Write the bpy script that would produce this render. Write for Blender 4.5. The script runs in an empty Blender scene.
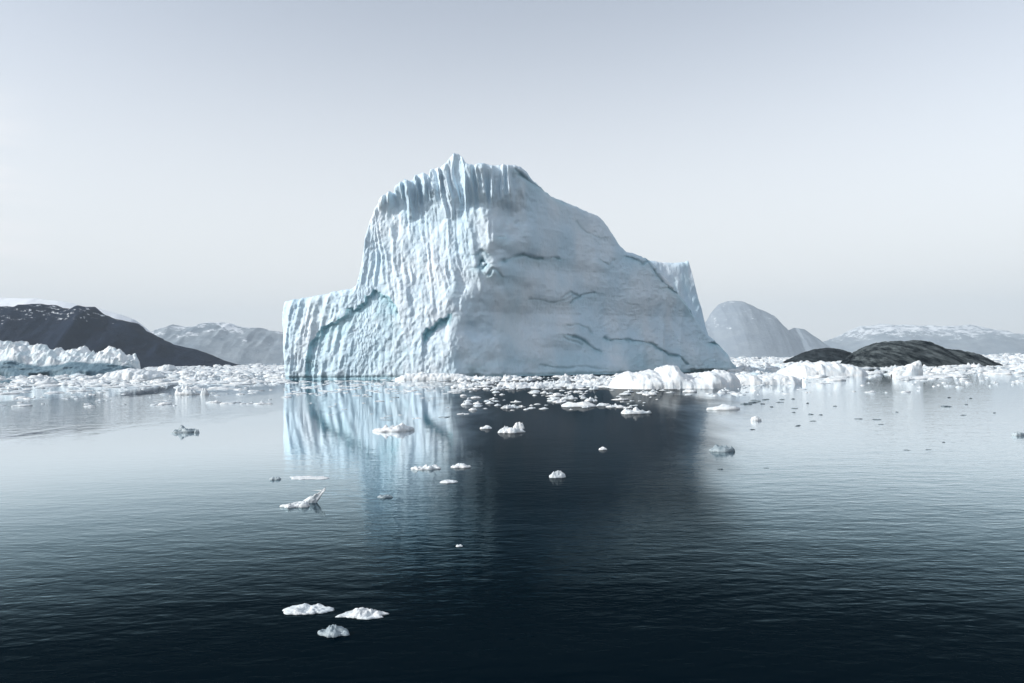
import bpy, math, random
import numpy as np
from mathutils import Matrix, Vector

# ------------------------------------------------------------------ camera, sky, sun, exposure
S = bpy.context.scene
COL = S.collection
F_PX, W, H = 796.0, 1024.0, 683.0
CAM_H = 4.27
PITCH = math.atan(17.5 / F_PX)
ROLL = -math.radians(0.78)
cam_data = bpy.data.cameras.new('camera')
cam_data.sensor_width = 36.0
cam_data.lens = 36.0 * F_PX / W
cam_data.clip_start = 0.1
cam_data.clip_end = 40000.0
cam = bpy.data.objects.new('camera', cam_data)
COL.objects.link(cam)
CM = Matrix.Rotation(math.radians(90) + PITCH, 4, 'X') @ Matrix.Rotation(ROLL, 4, 'Z')
CM.translation = Vector((0, 0, CAM_H))
cam.matrix_world = CM
S.camera = cam

SUN_EL = math.radians(27)
SUN_A = math.radians(14)            # how far the sun stands to the viewer's side of due left
to_sun = Vector((-math.cos(SUN_A) * math.cos(SUN_EL), -math.sin(SUN_A) * math.cos(SUN_EL), math.sin(SUN_EL)))
sun_d = bpy.data.lights.new('sun', 'SUN')
sun_d.energy = 2.55
sun_d.angle = math.radians(0.5)
sun_d.color = (1.0, 0.955, 0.90)
sun = bpy.data.objects.new('sun', sun_d)
sun.rotation_euler = (-to_sun).to_track_quat('-Z', 'Y').to_euler()
COL.objects.link(sun)

world = bpy.data.worlds.new('World')
S.world = world
world.use_nodes = True
wn = world.node_tree
wn.nodes.clear()
wo = wn.nodes.new('ShaderNodeOutputWorld')
bg = wn.nodes.new('ShaderNodeBackground')
sky = wn.nodes.new('ShaderNodeTexSky')
sky.sky_type = 'NISHITA'
sky.sun_disc = False
sky.sun_elevation = SUN_EL
sky.sun_rotation = math.atan2(to_sun.x, to_sun.y)
sky.air_density = 1.0
sky.dust_density = 1.2
sky.ozone_density = 2.0
sky.altitude = 0
hs = wn.nodes.new('ShaderNodeHueSaturation')
hs.inputs['Saturation'].default_value = 0.42
hs.inputs['Value'].default_value = 0.83
wn.links.new(sky.outputs[0], hs.inputs['Color'])
# thin veil of high cloud, faint wisps low on the left
tc = wn.nodes.new('ShaderNodeTexCoord')
mp = wn.nodes.new('ShaderNodeMapping')
mp.inputs['Scale'].default_value = (3.0, 3.0, 22.0)
wn.links.new(tc.outputs['Generated'], mp.inputs[0])
nz = wn.nodes.new('ShaderNodeTexNoise')
nz.inputs['Scale'].default_value = 1.6
nz.inputs['Detail'].default_value = 5
wn.links.new(mp.outputs[0], nz.inputs['Vector'])
mr = wn.nodes.new('ShaderNodeMapRange')
mr.inputs['From Min'].default_value = 0.42
mr.inputs['From Max'].default_value = 0.8
mr.inputs['To Max'].default_value = 0.5
wn.links.new(nz.outputs['Fac'], mr.inputs['Value'])
mx = wn.nodes.new('ShaderNodeMix'); mx.data_type = 'RGBA'
mx.inputs['B'].default_value = (4.3, 4.25, 4.3, 1)
lm = wn.nodes.new('ShaderNodeMapRange')
lm.inputs['From Min'].default_value = -0.485; lm.inputs['From Max'].default_value = -0.56
lm.inputs['To Min'].default_value = 0.0; lm.inputs['To Max'].default_value = 4.0
sx0 = wn.nodes.new('ShaderNodeSeparateXYZ'); wn.links.new(tc.outputs['Generated'], sx0.inputs[0])
wn.links.new(sx0.outputs['X'], lm.inputs['Value'])
mm = wn.nodes.new('ShaderNodeMath'); mm.operation = 'MULTIPLY'; mm.use_clamp = True
zm = wn.nodes.new('ShaderNodeMapRange'); zm.inputs['From Min'].default_value = 0.30; zm.inputs['From Max'].default_value = 0.20
wn.links.new(sx0.outputs['Z'], zm.inputs['Value'])
m0 = wn.nodes.new('ShaderNodeMath'); m0.operation = 'MULTIPLY'
wn.links.new(mr.outputs[0], m0.inputs[0]); wn.links.new(zm.outputs[0], m0.inputs[1])
wn.links.new(m0.outputs[0], mm.inputs[0]); wn.links.new(lm.outputs[0], mm.inputs[1])
wn.links.new(mm.outputs[0], mx.inputs['Factor'])
# bright thin veil that lies low over the horizon and thins out upwards
sep = wn.nodes.new('ShaderNodeSeparateXYZ')
wn.links.new(tc.outputs['Generated'], sep.inputs[0])
vr = wn.nodes.new('ShaderNodeMapRange'); vr.interpolation_type = 'SMOOTHSTEP'
vr.inputs['From Min'].default_value = 0.0; vr.inputs['From Max'].default_value = 0.47
vr.inputs['To Min'].default_value = 0.95; vr.inputs['To Max'].default_value = 0.0
wn.links.new(sep.outputs['Z'], vr.inputs['Value'])
mv = wn.nodes.new('ShaderNodeMix'); mv.data_type = 'RGBA'
mv.inputs['B'].default_value = (4.08, 4.10, 4.10, 1)
wn.links.new(vr.outputs[0], mv.inputs['Factor'])
wn.links.new(hs.outputs[0], mv.inputs['A'])
wn.links.new(mv.outputs['Result'], mx.inputs['A'])
wn.links.new(mx.outputs['Result'], bg.inputs['Color'])
bg.inputs['Strength'].default_value = 0.14
wn.links.new(bg.outputs[0], wo.inputs['Surface'])

S.view_settings.view_transform = 'Standard'
S.view_settings.look = 'None'
S.view_settings.exposure = 0.8
S.view_settings.gamma = 1.0
S.view_settings.use_curve_mapping = False
S.render.engine = 'CYCLES'
S.cycles.use_denoising = True
S.cycles.max_bounces = 6
S.cycles.volume_bounces = 0
S.cycles.caustics_reflective = False

# ------------------------------------------------------------------ picking points of the place
_R = CM.to_3x3()
def ray(px, py):
    return _R @ Vector(((px - W / 2) / F_PX, -(py - H / 2) / F_PX, -1.0))
def at(px, py, Y):
    d = ray(px, py)
    k = Y / d.y
    return Vector((d.x * k, Y, CAM_H + d.z * k))
def on_water(px, py):
    d = ray(px, py)
    k = -CAM_H / d.z
    return Vector((d.x * k, d.y * k, 0))
def horizon(px):
    d0 = 359.0 - (px - 512.0) * math.tan(-ROLL)
    return d0

# ------------------------------------------------------------------ noise
_rng = np.random.RandomState(7)
_P = _rng.permutation(4096).astype(np.int64)
_V = _rng.rand(4096) * 2 - 1
def vnoise(x, y, z=0.0, seed=0):
    x, y, z = np.broadcast_arrays(np.asarray(x, float), np.asarray(y, float), np.asarray(z, float))
    xi, yi, zi = np.floor(x).astype(np.int64), np.floor(y).astype(np.int64), np.floor(z).astype(np.int64)
    fx, fy, fz = x - xi, y - yi, z - zi
    fx = fx * fx * fx * (fx * (fx * 6 - 15) + 10); fy = fy * fy * fy * (fy * (fy * 6 - 15) + 10); fz = fz * fz * fz * (fz * (fz * 6 - 15) + 10)
    def h(a, b, c):
        return _V[_P[(_P[(_P[(a + seed * 17) & 4095] + b) & 4095] + c) & 4095]]
    def lx(b, c):
        return h(xi, b, c) * (1 - fx) + h(xi + 1, b, c) * fx
    def ly(c):
        return lx(yi, c) * (1 - fy) + lx(yi + 1, c) * fy
    return ly(zi) * (1 - fz) + ly(zi + 1) * fz
def fbm(x, y, z=0.0, o=4, seed=0, gain=0.5):
    s, a, f = 0, 1.0, 1.0
    for i in range(o):
        s = s + a * vnoise(np.asarray(x) * f, np.asarray(y) * f, np.asarray(z) * f, seed + i * 3)
        a *= gain; f *= 2.03
    return s
def ridged(x, y, z=0.0, o=4, seed=0, gain=0.5):
    s, a, f = 0, 1.0, 1.0
    for i in range(o):
        n = 1 - 2 * np.abs(vnoise(np.asarray(x) * f, np.asarray(y) * f, np.asarray(z) * f, seed + i * 3))
        s = s + a * n
        a *= gain; f *= 2.03
    return s
def sstep(a, b, x):
    t = np.clip((x - a) / (b - a), 0, 1)
    return t * t * (3 - 2 * t)

# ------------------------------------------------------------------ materials
def new_mat(name):
    m = bpy.data.materials.new(name)
    m.use_nodes = True
    nt = m.node_tree
    nt.nodes.clear()
    out = nt.nodes.new('ShaderNodeOutputMaterial')
    bs = nt.nodes.new('ShaderNodeBsdfPrincipled')
    nt.links.new(bs.outputs[0], out.inputs['Surface'])
    return m, nt, bs
def N(nt, kind, **kw):
    n = nt.nodes.new(kind)
    for k, v in kw.items():
        if k in n.inputs: n.inputs[k].default_value = v
        else: setattr(n, k, v)
    return n
def noise(nt, vec, scale, detail=4, rough=0.5, dist=0.0):
    n = N(nt, 'ShaderNodeTexNoise', Scale=scale, Detail=detail, Roughness=rough, Distortion=dist)
    nt.links.new(vec, n.inputs['Vector'])
    return n.outputs['Fac']
def mapping(nt, vec, scale=(1, 1, 1), loc=(0, 0, 0), rot=(0, 0, 0)):
    n = nt.nodes.new('ShaderNodeMapping')
    n.inputs['Scale'].default_value = scale; n.inputs['Location'].default_value = loc; n.inputs['Rotation'].default_value = rot
    nt.links.new(vec, n.inputs[0])
    return n.outputs[0]
def mathn(nt, op, a, b=None, c=None, clamp=False):
    n = nt.nodes.new('ShaderNodeMath'); n.operation = op; n.use_clamp = clamp
    for i, v in enumerate((a, b, c)):
        if v is None: continue
        if isinstance(v, (int, float)): n.inputs[i].default_value = v
        else: nt.links.new(v, n.inputs[i])
    return n.outputs[0]
def rangen(nt, v, a, b, c=0.0, d=1.0, smooth=True):
    n = nt.nodes.new('ShaderNodeMapRange')
    n.interpolation_type = 'SMOOTHSTEP' if smooth else 'LINEAR'
    for k, x in zip(('From Min', 'From Max', 'To Min', 'To Max'), (a, b, c, d)): n.inputs[k].default_value = x
    nt.links.new(v, n.inputs['Value'])
    return n.outputs[0]
def mixc(nt, f, a, b):
    n = nt.nodes.new('ShaderNodeMix'); n.data_type = 'RGBA'
    for k, v in (('Factor', f), ('A', a), ('B', b)):
        if isinstance(v, (int, float)): n.inputs[k].default_value = v
        elif isinstance(v, tuple): n.inputs[k].default_value = (*v, 1)
        else: nt.links.new(v, n.inputs[k])
    return n.outputs['Result']
def bump(nt, bs, h, dist=1.0, strength=1.0):
    n = nt.nodes.new('ShaderNodeBump')
    n.inputs['Distance'].default_value = dist; n.inputs['Strength'].default_value = strength
    nt.links.new(h, n.inputs['Height'])
    nt.links.new(n.outputs[0], bs.inputs['Normal'])
    return n

def mat_berg():
    m, nt, bs = new_mat('glacier_ice')
    geo = nt.nodes.new('ShaderNodeNewGeometry'); pos = geo.outputs['Position']
    at_ = nt.nodes.new('ShaderNodeAttribute'); at_.attribute_name = 'blue_ice'
    dk = nt.nodes.new('ShaderNodeAttribute'); dk.attribute_name = 'dark_ice_shade'
    n1 = noise(nt, mapping(nt, pos, (0.12, 0.12, 0.06)), 1.0, 4, 0.5)
    c = mixc(nt, rangen(nt, n1, 0.3, 0.75), (0.54, 0.70, 0.81), (0.71, 0.79, 0.85))
    n2 = noise(nt, mapping(nt, pos, (1.4, 1.4, 0.5)), 1.0, 5, 0.6)
    f = mathn(nt, 'MULTIPLY', at_.outputs['Fac'], rangen(nt, n2, 0.25, 0.6, 0.55, 1.0), clamp=True)
    c = mixc(nt, f, c, (0.30, 0.55, 0.63))
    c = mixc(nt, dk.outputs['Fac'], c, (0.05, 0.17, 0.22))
    nt.links.new(c, bs.inputs['Base Color'])
    bs.inputs['Roughness'].default_value = 0.6
    bs.inputs['Specular IOR Level'].default_value = 0.25
    hb = noise(nt, mapping(nt, pos, (1.5, 1.5, 0.6)), 1.0, 7, 0.55)
    bump(nt, bs, hb, 0.22)
    return m
def mat_ice(name, a, b, rough=0.55, bscale=4.0, bdist=0.08):
    m, nt, bs = new_mat(name)
    tcn = nt.nodes.new('ShaderNodeNewGeometry'); pos = tcn.outputs['Position']
    n1 = noise(nt, mapping(nt, pos, (bscale * .3,) * 3), 1.0, 5, 0.6)
    c = mixc(nt, rangen(nt, n1, 0.38, 0.62), a, b)
    sx = nt.nodes.new('ShaderNodeSeparateXYZ'); nt.links.new(pos, sx.inputs[0])
    nt.links.new(c, bs.inputs['Base Color'])
    bs.inputs['Roughness'].default_value = rough
    bs.inputs['Specular IOR Level'].default_value = 0.3
    bump(nt, bs, noise(nt, mapping(nt, pos, (bscale,) * 3), 1.0, 7, 0.65), bdist)
    return m
def mat_rock(name, dark, light, snow_lo, snow_hi, snow_amt, scale=0.02, snow_col=(0.78, 0.83, 0.88), bdist=8.0, warp=None):
    m, nt, bs = new_mat(name)
    g = nt.nodes.new('ShaderNodeNewGeometry'); pos = g.outputs['Position']
    sx = nt.nodes.new('ShaderNodeSeparateXYZ'); nt.links.new(pos, sx.inputs[0])
    n1 = noise(nt, mapping(nt, pos, (scale, scale, scale * 2.5)) if not warp else mapping(nt, mapping(nt, pos, rot=(0, math.radians(warp), 0)), (scale * .45, scale, scale * 3.0)), 1.0, 8, 0.66)
    c = mixc(nt, rangen(nt, n1, 0.35, 0.68), dark, light)
    n2 = noise(nt, mapping(nt, pos, (scale * 2.2, scale * 2.2, scale * 5)), 1.0, 8, 0.7)
    hz = rangen(nt, sx.outputs['Z'], snow_lo, snow_hi, 0.0, 1.0)
    thr = mathn(nt, 'ADD', n2, mathn(nt, 'MULTIPLY', hz, snow_amt))
    c = mixc(nt, rangen(nt, thr, 0.72, 0.80), c, snow_col)
    nt.links.new(c, bs.inputs['Base Color'])
    bs.inputs['Roughness'].default_value = 0.9
    bs.inputs['Specular IOR Level'].default_value = 0.1
    bump(nt, bs, n2, bdist)
    return m
def mat_water():
    m, nt, bs = new_mat('sea_water')
    g = nt.nodes.new('ShaderNodeNewGeometry'); pos = g.outputs['Position']
    sx = nt.nodes.new('ShaderNodeSeparateXYZ'); nt.links.new(pos, sx.inputs[0])
    X, Y = sx.outputs['X'], sx.outputs['Y']
    bs.inputs['Base Color'].default_value = (0.0002, 0.003, 0.006, 1)
    bs.inputs['Specular IOR Level'].default_value = 0.0
    bs.inputs['Roughness'].default_value = 1.0
    # breeze patches: the water is glassy under the ice and ruffled out in the open
    patch = noise(nt, mapping(nt, pos, (0.035, 0.012, 1), (3.1, 1.7, 0)), 1.0, 3, 0.5)
    fine = noise(nt, mapping(nt, pos, (0.25, 0.06, 1)), 1.0, 3, 0.6)
    q = mathn(nt, 'ADD', Y, mathn(nt, 'MULTIPLY', X, -1.5))
    q = mathn(nt, 'ADD', q, mathn(nt, 'MULTIPLY', mathn(nt, 'SUBTRACT', patch, 0.5), 60.0))
    q = mathn(nt, 'ADD', q, mathn(nt, 'MULTIPLY', mathn(nt, 'SUBTRACT', fine, 0.5), 14.0))
    amp = rangen(nt, q, 6.0, 62.0, 0.44, 0.07)
    # a gust patch off to the left under the low iceberg
    gx = mathn(nt, 'DIVIDE', mathn(nt, 'ADD', X, 42.0), 26.0); gy = mathn(nt, 'DIVIDE', mathn(nt, 'SUBTRACT', Y, 78.0), 34.0)
    gr = mathn(nt, 'ADD', mathn(nt, 'MULTIPLY', gx, gx), mathn(nt, 'MULTIPLY', gy, gy))
    gr = mathn(nt, 'ADD', gr, mathn(nt, 'MULTIPLY', mathn(nt, 'SUBTRACT', fine, 0.5), 2.0))
    amp = mathn(nt, 'ADD', amp, rangen(nt, gr, 1.2, 0.3, 0.0, 0.35))
    w1 = noise(nt, mapping(nt, pos, (1.5, 3.0, 1), rot=(0, 0, 0.15)), 1.0, 2, 0.5, 0.3)
    w2 = noise(nt, mapping(nt, pos, (4.5, 8.0, 1), rot=(0, 0, -0.2)), 1.0, 2, 0.5, 0.3)
    w3 = noise(nt, mapping(nt, pos, (0.32, 0.62, 1), rot=(0, 0, 0.1)), 1.0, 2, 0.5, 0.2)
    h = mathn(nt, 'MULTIPLY', w1, 0.030)
    h = mathn(nt, 'ADD', h, mathn(nt, 'MULTIPLY', w2, 0.009))
    h = mathn(nt, 'ADD', h, mathn(nt, 'MULTIPLY', w3, 0.05))
    h = mathn(nt, 'MULTIPLY', h, amp)
    bn = bump(nt, bs, h, 1.0)
    fr = nt.nodes.new('ShaderNodeFresnel'); fr.inputs['IOR'].default_value = 1.33
    nt.links.new(bn.outputs[0], fr.inputs['Normal'])
    f = rangen(nt, fr.outputs[0], 0.17, 0.56, 0.0, 0.92)
    f = mathn(nt, 'ADD', f, mathn(nt, 'MULTIPLY', fr.outputs[0], 0.075))
    # reflectance cut in a wedge before the berg, painting in its dark reflection
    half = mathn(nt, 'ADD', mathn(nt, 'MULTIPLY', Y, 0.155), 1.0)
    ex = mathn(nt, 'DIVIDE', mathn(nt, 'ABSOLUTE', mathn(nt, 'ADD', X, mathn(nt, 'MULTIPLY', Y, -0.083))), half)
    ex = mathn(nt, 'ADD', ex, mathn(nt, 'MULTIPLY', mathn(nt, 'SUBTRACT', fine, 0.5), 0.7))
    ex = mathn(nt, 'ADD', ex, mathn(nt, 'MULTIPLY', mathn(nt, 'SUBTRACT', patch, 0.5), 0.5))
    refl_dim = mathn(nt, 'MULTIPLY', rangen(nt, ex, 0.60, 1.25, 0.82, 0.0), rangen(nt, Y, 10.0, 25.0, 0.0, 1.0))
    refl_dim = mathn(nt, 'SUBTRACT', 1.0, refl_dim)
    f = mathn(nt, 'MULTIPLY', f, refl_dim)
    gl = nt.nodes.new('ShaderNodeBsdfGlossy')
    nt.links.new(mixc(nt, rangen(nt, fr.outputs[0], 0.15, 0.6), (0.55, 0.84, 0.96), (0.93, 0.975, 1.0)), gl.inputs['Color'])
    nt.links.new(bn.outputs[0], gl.inputs['Normal'])
    nt.links.new(rangen(nt, amp, 0.0, 1.0, 0.01, 0.05, False), gl.inputs['Roughness'])
    ms = nt.nodes.new('ShaderNodeMixShader')
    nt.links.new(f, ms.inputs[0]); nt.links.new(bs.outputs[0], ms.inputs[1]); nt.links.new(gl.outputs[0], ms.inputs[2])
    out = [n for n in nt.nodes if n.type == 'OUTPUT_MATERIAL'][0]
    nt.links.new(ms.outputs[0], out.inputs['Surface'])
    return m

M_BERG = mat_berg()
M_WHITE = mat_ice('white_ice', (0.66, 0.73, 0.77), (0.77, 0.80, 0.81))
M_GREY = mat_ice('grey_ice', (0.22, 0.29, 0.33), (0.42, 0.50, 0.54), 0.35)
M_CLEAR = mat_ice('dark_clear_ice', (0.06, 0.09, 0.11), (0.22, 0.28, 0.31), 0.2)
M_BLUE = mat_ice('pale_blue_ice', (0.45, 0.60, 0.68), (0.62, 0.72, 0.77), 0.35)
M_BRASH = mat_ice('brash_ice_white', (0.62, 0.70, 0.75), (0.78, 0.81, 0.82), 0.6, 0.8, 0.3)
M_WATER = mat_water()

# ------------------------------------------------------------------ mesh helpers
def mesh_from(name, V, Fq, mat, smooth=True, attrs=None):
    me = bpy.data.meshes.new(name)
    V = np.asarray(V, dtype=np.float32).reshape(-1, 3)
    Fq = np.asarray(Fq, dtype=np.int32)
    n, k = Fq.shape
    me.vertices.add(len(V)); me.vertices.foreach_set('co', V.ravel())
    me.loops.add(n * k); me.loops.foreach_set('vertex_index', Fq.ravel())
    me.polygons.add(n)
    me.polygons.foreach_set('loop_start', np.arange(0, n * k, k, dtype=np.int32))
    me.polygons.foreach_set('loop_total', np.full(n, k, dtype=np.int32))
    me.polygons.foreach_set('use_smooth', np.full(n, smooth, dtype=bool))
    me.update(calc_edges=True)
    if attrs:
        for an, av in attrs.items():
            a = me.attributes.new(an, 'FLOAT', 'POINT'); a.data.foreach_set('value', np.asarray(av, dtype=np.float32).ravel())
    me.materials.append(mat)
    me.validate()
    return me
def link(name, me, loc=(0, 0, 0), parent=None):
    o = bpy.data.objects.new(name, me)
    o.location = loc
    COL.objects.link(o)
    if parent: o.parent = parent
    return o
def grid_faces(nu, nv, wrap_u=False):
    u = np.arange(nu if wrap_u else nu - 1); v = np.arange(nv - 1)
    U, Vv = np.meshgrid(u, v, indexing='ij')
    U1 = (U + 1) % nu
    return np.stack([U * nv + Vv, U1 * nv + Vv, U1 * nv + Vv + 1, U * nv + Vv + 1], -1).reshape(-1, 4)
def tag(o, label=None, cat=None, group=None, kind=None):
    if label: o['label'] = label
    if cat: o['category'] = cat
    if group: o['group'] = group
    if kind: o['kind'] = kind
    return o

# ------------------------------------------------------------------ the sea
xs = np.concatenate([-np.geomspace(9000, 20, 24), np.geomspace(20, 9000, 24)])
ys = np.concatenate([[-400, -100, -20], np.geomspace(1, 9000, 40)])
GX, GY = np.meshgrid(xs, ys, indexing='ij')
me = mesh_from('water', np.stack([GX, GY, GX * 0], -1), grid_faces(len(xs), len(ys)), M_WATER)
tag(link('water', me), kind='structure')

# ------------------------------------------------------------------ mountains
def mountain(name, prof, Y, depth, mat, amp=0.08, nu=260, nv=70, seed=0, front=1.0, rough=0.06):
    px = np.array([p[0] for p in prof], float); py = np.array([p[1] for p in prof], float)
    U = np.linspace(px[0], px[-1], nu)
    PY = np.interp(U, px, py)
    pts = np.array([at(a, b, Y)[:] for a, b in zip(U, PY)])
    X, T = pts[:, 0], np.maximum(pts[:, 2], 0.5)
    T = T + T.max() * rough * fbm(X / (T.max() * 0.5), 3.3, o=5, seed=seed) * np.clip(T / T.max() * 2, 0, 1) * 0.5
    v = np.linspace(-1, 1, nv)
    XX = np.repeat(X[:, None], nv, 1); VV = np.repeat(v[None], nu, 0); TT = np.repeat(T[:, None], nv, 1)
    YY = Y + VV * depth * (0.35 + 0.65 * TT / T.max())
    shp = np.clip(1 - np.abs(VV) ** 1.35, 0, 1)
    k = T.max()
    Z = TT * shp + k * amp * ridged(XX / (k * 0.7), YY / (k * 0.9), o=5, seed=seed + 5) * shp * (np.abs(VV) ** .5) * np.clip(TT / k * 2, 0, 1) - 1.0
    me = mesh_from(name, np.stack([XX, YY, Z], -1), grid_faces(nu, nv), mat)
    return tag(link(name, me), kind='structure')

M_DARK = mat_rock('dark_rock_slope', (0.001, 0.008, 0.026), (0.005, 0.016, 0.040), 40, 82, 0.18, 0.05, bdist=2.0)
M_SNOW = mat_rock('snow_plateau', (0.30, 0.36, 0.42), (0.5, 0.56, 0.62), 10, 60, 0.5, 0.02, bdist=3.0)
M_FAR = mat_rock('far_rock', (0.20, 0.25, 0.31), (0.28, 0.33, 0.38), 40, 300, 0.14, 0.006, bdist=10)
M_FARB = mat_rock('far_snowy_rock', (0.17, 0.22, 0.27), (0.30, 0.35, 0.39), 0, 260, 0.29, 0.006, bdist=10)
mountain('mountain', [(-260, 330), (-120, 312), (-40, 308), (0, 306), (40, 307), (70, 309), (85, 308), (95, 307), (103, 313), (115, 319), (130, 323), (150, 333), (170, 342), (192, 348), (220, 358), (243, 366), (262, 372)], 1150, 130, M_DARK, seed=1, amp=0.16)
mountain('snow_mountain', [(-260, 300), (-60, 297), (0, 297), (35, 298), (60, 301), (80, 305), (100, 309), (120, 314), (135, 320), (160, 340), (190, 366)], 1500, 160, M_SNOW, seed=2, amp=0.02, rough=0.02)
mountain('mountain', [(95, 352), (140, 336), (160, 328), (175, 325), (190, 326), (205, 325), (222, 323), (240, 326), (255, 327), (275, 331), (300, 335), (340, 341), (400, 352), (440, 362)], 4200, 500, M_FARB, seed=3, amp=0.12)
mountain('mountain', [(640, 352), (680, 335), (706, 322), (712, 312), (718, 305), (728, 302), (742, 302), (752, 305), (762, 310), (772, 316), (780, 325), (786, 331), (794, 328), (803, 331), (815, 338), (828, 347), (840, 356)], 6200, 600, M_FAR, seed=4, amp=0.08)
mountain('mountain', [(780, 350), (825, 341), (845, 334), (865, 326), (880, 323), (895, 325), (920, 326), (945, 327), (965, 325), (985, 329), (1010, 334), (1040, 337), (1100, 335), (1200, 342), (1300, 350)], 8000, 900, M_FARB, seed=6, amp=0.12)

# ------------------------------------------------------------------ haze
hb = 9800.0
hv = [(x, y, z) for x in (-hb, hb) for y in (-500, hb) for z in (-2.5, 620)]
hf = [(0, 1, 3, 2), (4, 6, 7, 5), (0, 4, 5, 1), (2, 3, 7, 6), (0, 2, 6, 4), (1, 5, 7, 3)]
hm = bpy.data.materials.new('thin_haze'); hm.use_nodes = True
hm.node_tree.nodes.clear()
ho = hm.node_tree.nodes.new('ShaderNodeOutputMaterial')
hp = hm.node_tree.nodes.new('ShaderNodeVolumePrincipled')
hp.inputs['Color'].default_value = (0.75, 0.89, 1.0, 1)
hp.inputs['Density'].default_value = 1.05e-4
hp.inputs['Anisotropy'].default_value = 0.0
hm.node_tree.links.new(hp.outputs[0], ho.inputs['Volume'])
tag(link('haze', mesh_from('haze', hv, hf, hm, False)), kind='stuff')

# ------------------------------------------------------------------ the great iceberg
YB = 200.0
def y_plan(x, z):
    d = x - (-9.0 - 6.0 * (1 - z / 50.0) * 0.8)
    return 188.0 + (-0.24 * d + 0.10 * z if d < 0 else 0.62 * d + (0.10 + 0.16 * min(d / 20, 1)) * z)
def bx(px, py, Y=None):
    if Y: p = at(px, py, Y); return p.x, p.z
    p = at(px, py, 200.0)
    for _ in range(8): p = at(px, py, 0.5 * p.y + 0.5 * y_plan(p.x, p.z))
    return p.x, p.z
def poly(pts, Y=None):
    return np.array([bx(*p, Y) for p in pts])
def dist_poly(X, Z, P):
    """distance to a polyline and the signed vertical side (>0: the point lies below the line)"""
    best = np.full(X.shape, 1e9); t_all = np.zeros(X.shape)
    for (a, b) in zip(P[:-1], P[1:]):
        d = b - a; L = d @ d
        t = np.clip(((X - a[0]) * d[0] + (Z - a[1]) * d[1]) / L, 0, 1)
        dd = np.hypot(X - a[0] - t * d[0], Z - a[1] - t * d[1])
        best = np.minimum(best, dd)
    lo = np.argsort(P[:, 0])
    zl = np.interp(X, P[lo, 0], P[lo, 1])
    return best, zl - Z
SIL = [(281, 302), (290, 300), (300, 299), (320, 295), (340, 291), (352, 289), (357, 285), (360, 274), (363, 255), (366, 236), (370, 220), (375, 207), (382, 197), (385, 195), (388, 193), (393, 192), (395, 187), (400, 184), (406, 181), (410, 182), (413, 181), (415, 176), (418, 175), (424, 174), (429, 176), (431, 170), (436, 168), (440, 170), (445, 167), (448, 164), (451, 159), (455, 156), (459, 156), (463, 160), (467, 167), (475, 168), (485, 169), (492, 172), (495, 171), (503, 173), (512, 175), (520, 177), (526, 182), (532, 189), (540, 194), (550, 201), (565, 206), (580, 212), (595, 218), (601, 223), (606, 230), (612, 238), (618, 247), (625, 253), (635, 256), (645, 260), (655, 269), (665, 281), (680, 298), (690, 309), (697, 321), (705, 333), (715, 342), (722, 348), (728, 358), (733, 366), (738, 374)]
PROW = poly([(503, 150), (503, 172), (500, 200), (495, 228), (482, 258), (472, 290), (462, 312), (462, 340), (470, 376)])
def xr_of(Z):
    return np.interp(-Z, -PROW[:, 1], PROW[:, 0])
ARCH = poly([(303, 385), (305, 362), (310, 346), (319, 334), (335, 322), (350, 310), (365, 300), (375, 292), (383, 295), (392, 302), (398, 312)])
LEDGE = poly([(424, 333), (430, 328), (437, 324), (444, 320), (449, 315)])
CRACKS = [([(505, 264), (513, 260), (522, 259), (532, 261), (541, 262)], 0.9), ([(547, 262), (552, 259), (558, 261)], 0.8),
          ([(528, 300), (540, 301), (552, 303), (565, 301), (575, 295)], 0.4), ([(570, 303), (580, 296), (594, 293)], 0.6), ([(562, 298), (571, 293), (578, 297)], 0.5),
          ([(566, 335), (575, 337), (584, 341), (592, 347), (600, 352)], 0.9), ([(563, 338), (572, 341), (582, 344)], 0.5), ([(566, 326), (578, 325), (587, 328), (592, 334)], 0.4),
          ([(603, 337), (610, 340), (622, 340), (636, 341), (650, 344), (660, 350), (667, 354), (678, 357), (686, 364)], 0.9),
          ([(665, 289), (672, 292), (680, 297), (686, 303), (691, 312)], 1.3), ([(668, 289), (677, 291), (684, 297)], 0.9),
          ([(624, 258), (634, 261), (640, 266), (646, 262)], 0.9), ([(641, 257), (650, 270), (658, 280), (664, 287)], 0.7),
          ([(709, 343), (716, 343), (722, 348), (727, 354), (731, 363)], 1.4), ([(690, 371), (702, 372), (716, 371), (730, 372)], 1.2),
          ([(516, 181), (526, 188), (536, 194), (548, 200), (562, 206)], 1.0), ([(520, 186), (527, 188)], 0.8), ([(575, 225), (585, 235), (596, 240)], 0.3),
          ([(540, 365), (560, 368), (585, 366), (605, 369)], 0.4), ([(598, 262), (606, 268), (612, 262)], 0.35), ([(500, 241), (504, 242)], 0.7),
          ([(490, 276), (494, 272), (499, 273), (502, 279)], 1.0), ([(478, 268), (483, 262), (488, 266), (484, 270)], 1.3), ([(478, 256), (483, 253), (488, 256)], 0.7),
          ([(384, 240), (390, 262)], 0.0)]
CRACKS = [(poly(p), a) for p, a in CRACKS if a > 0]

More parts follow.
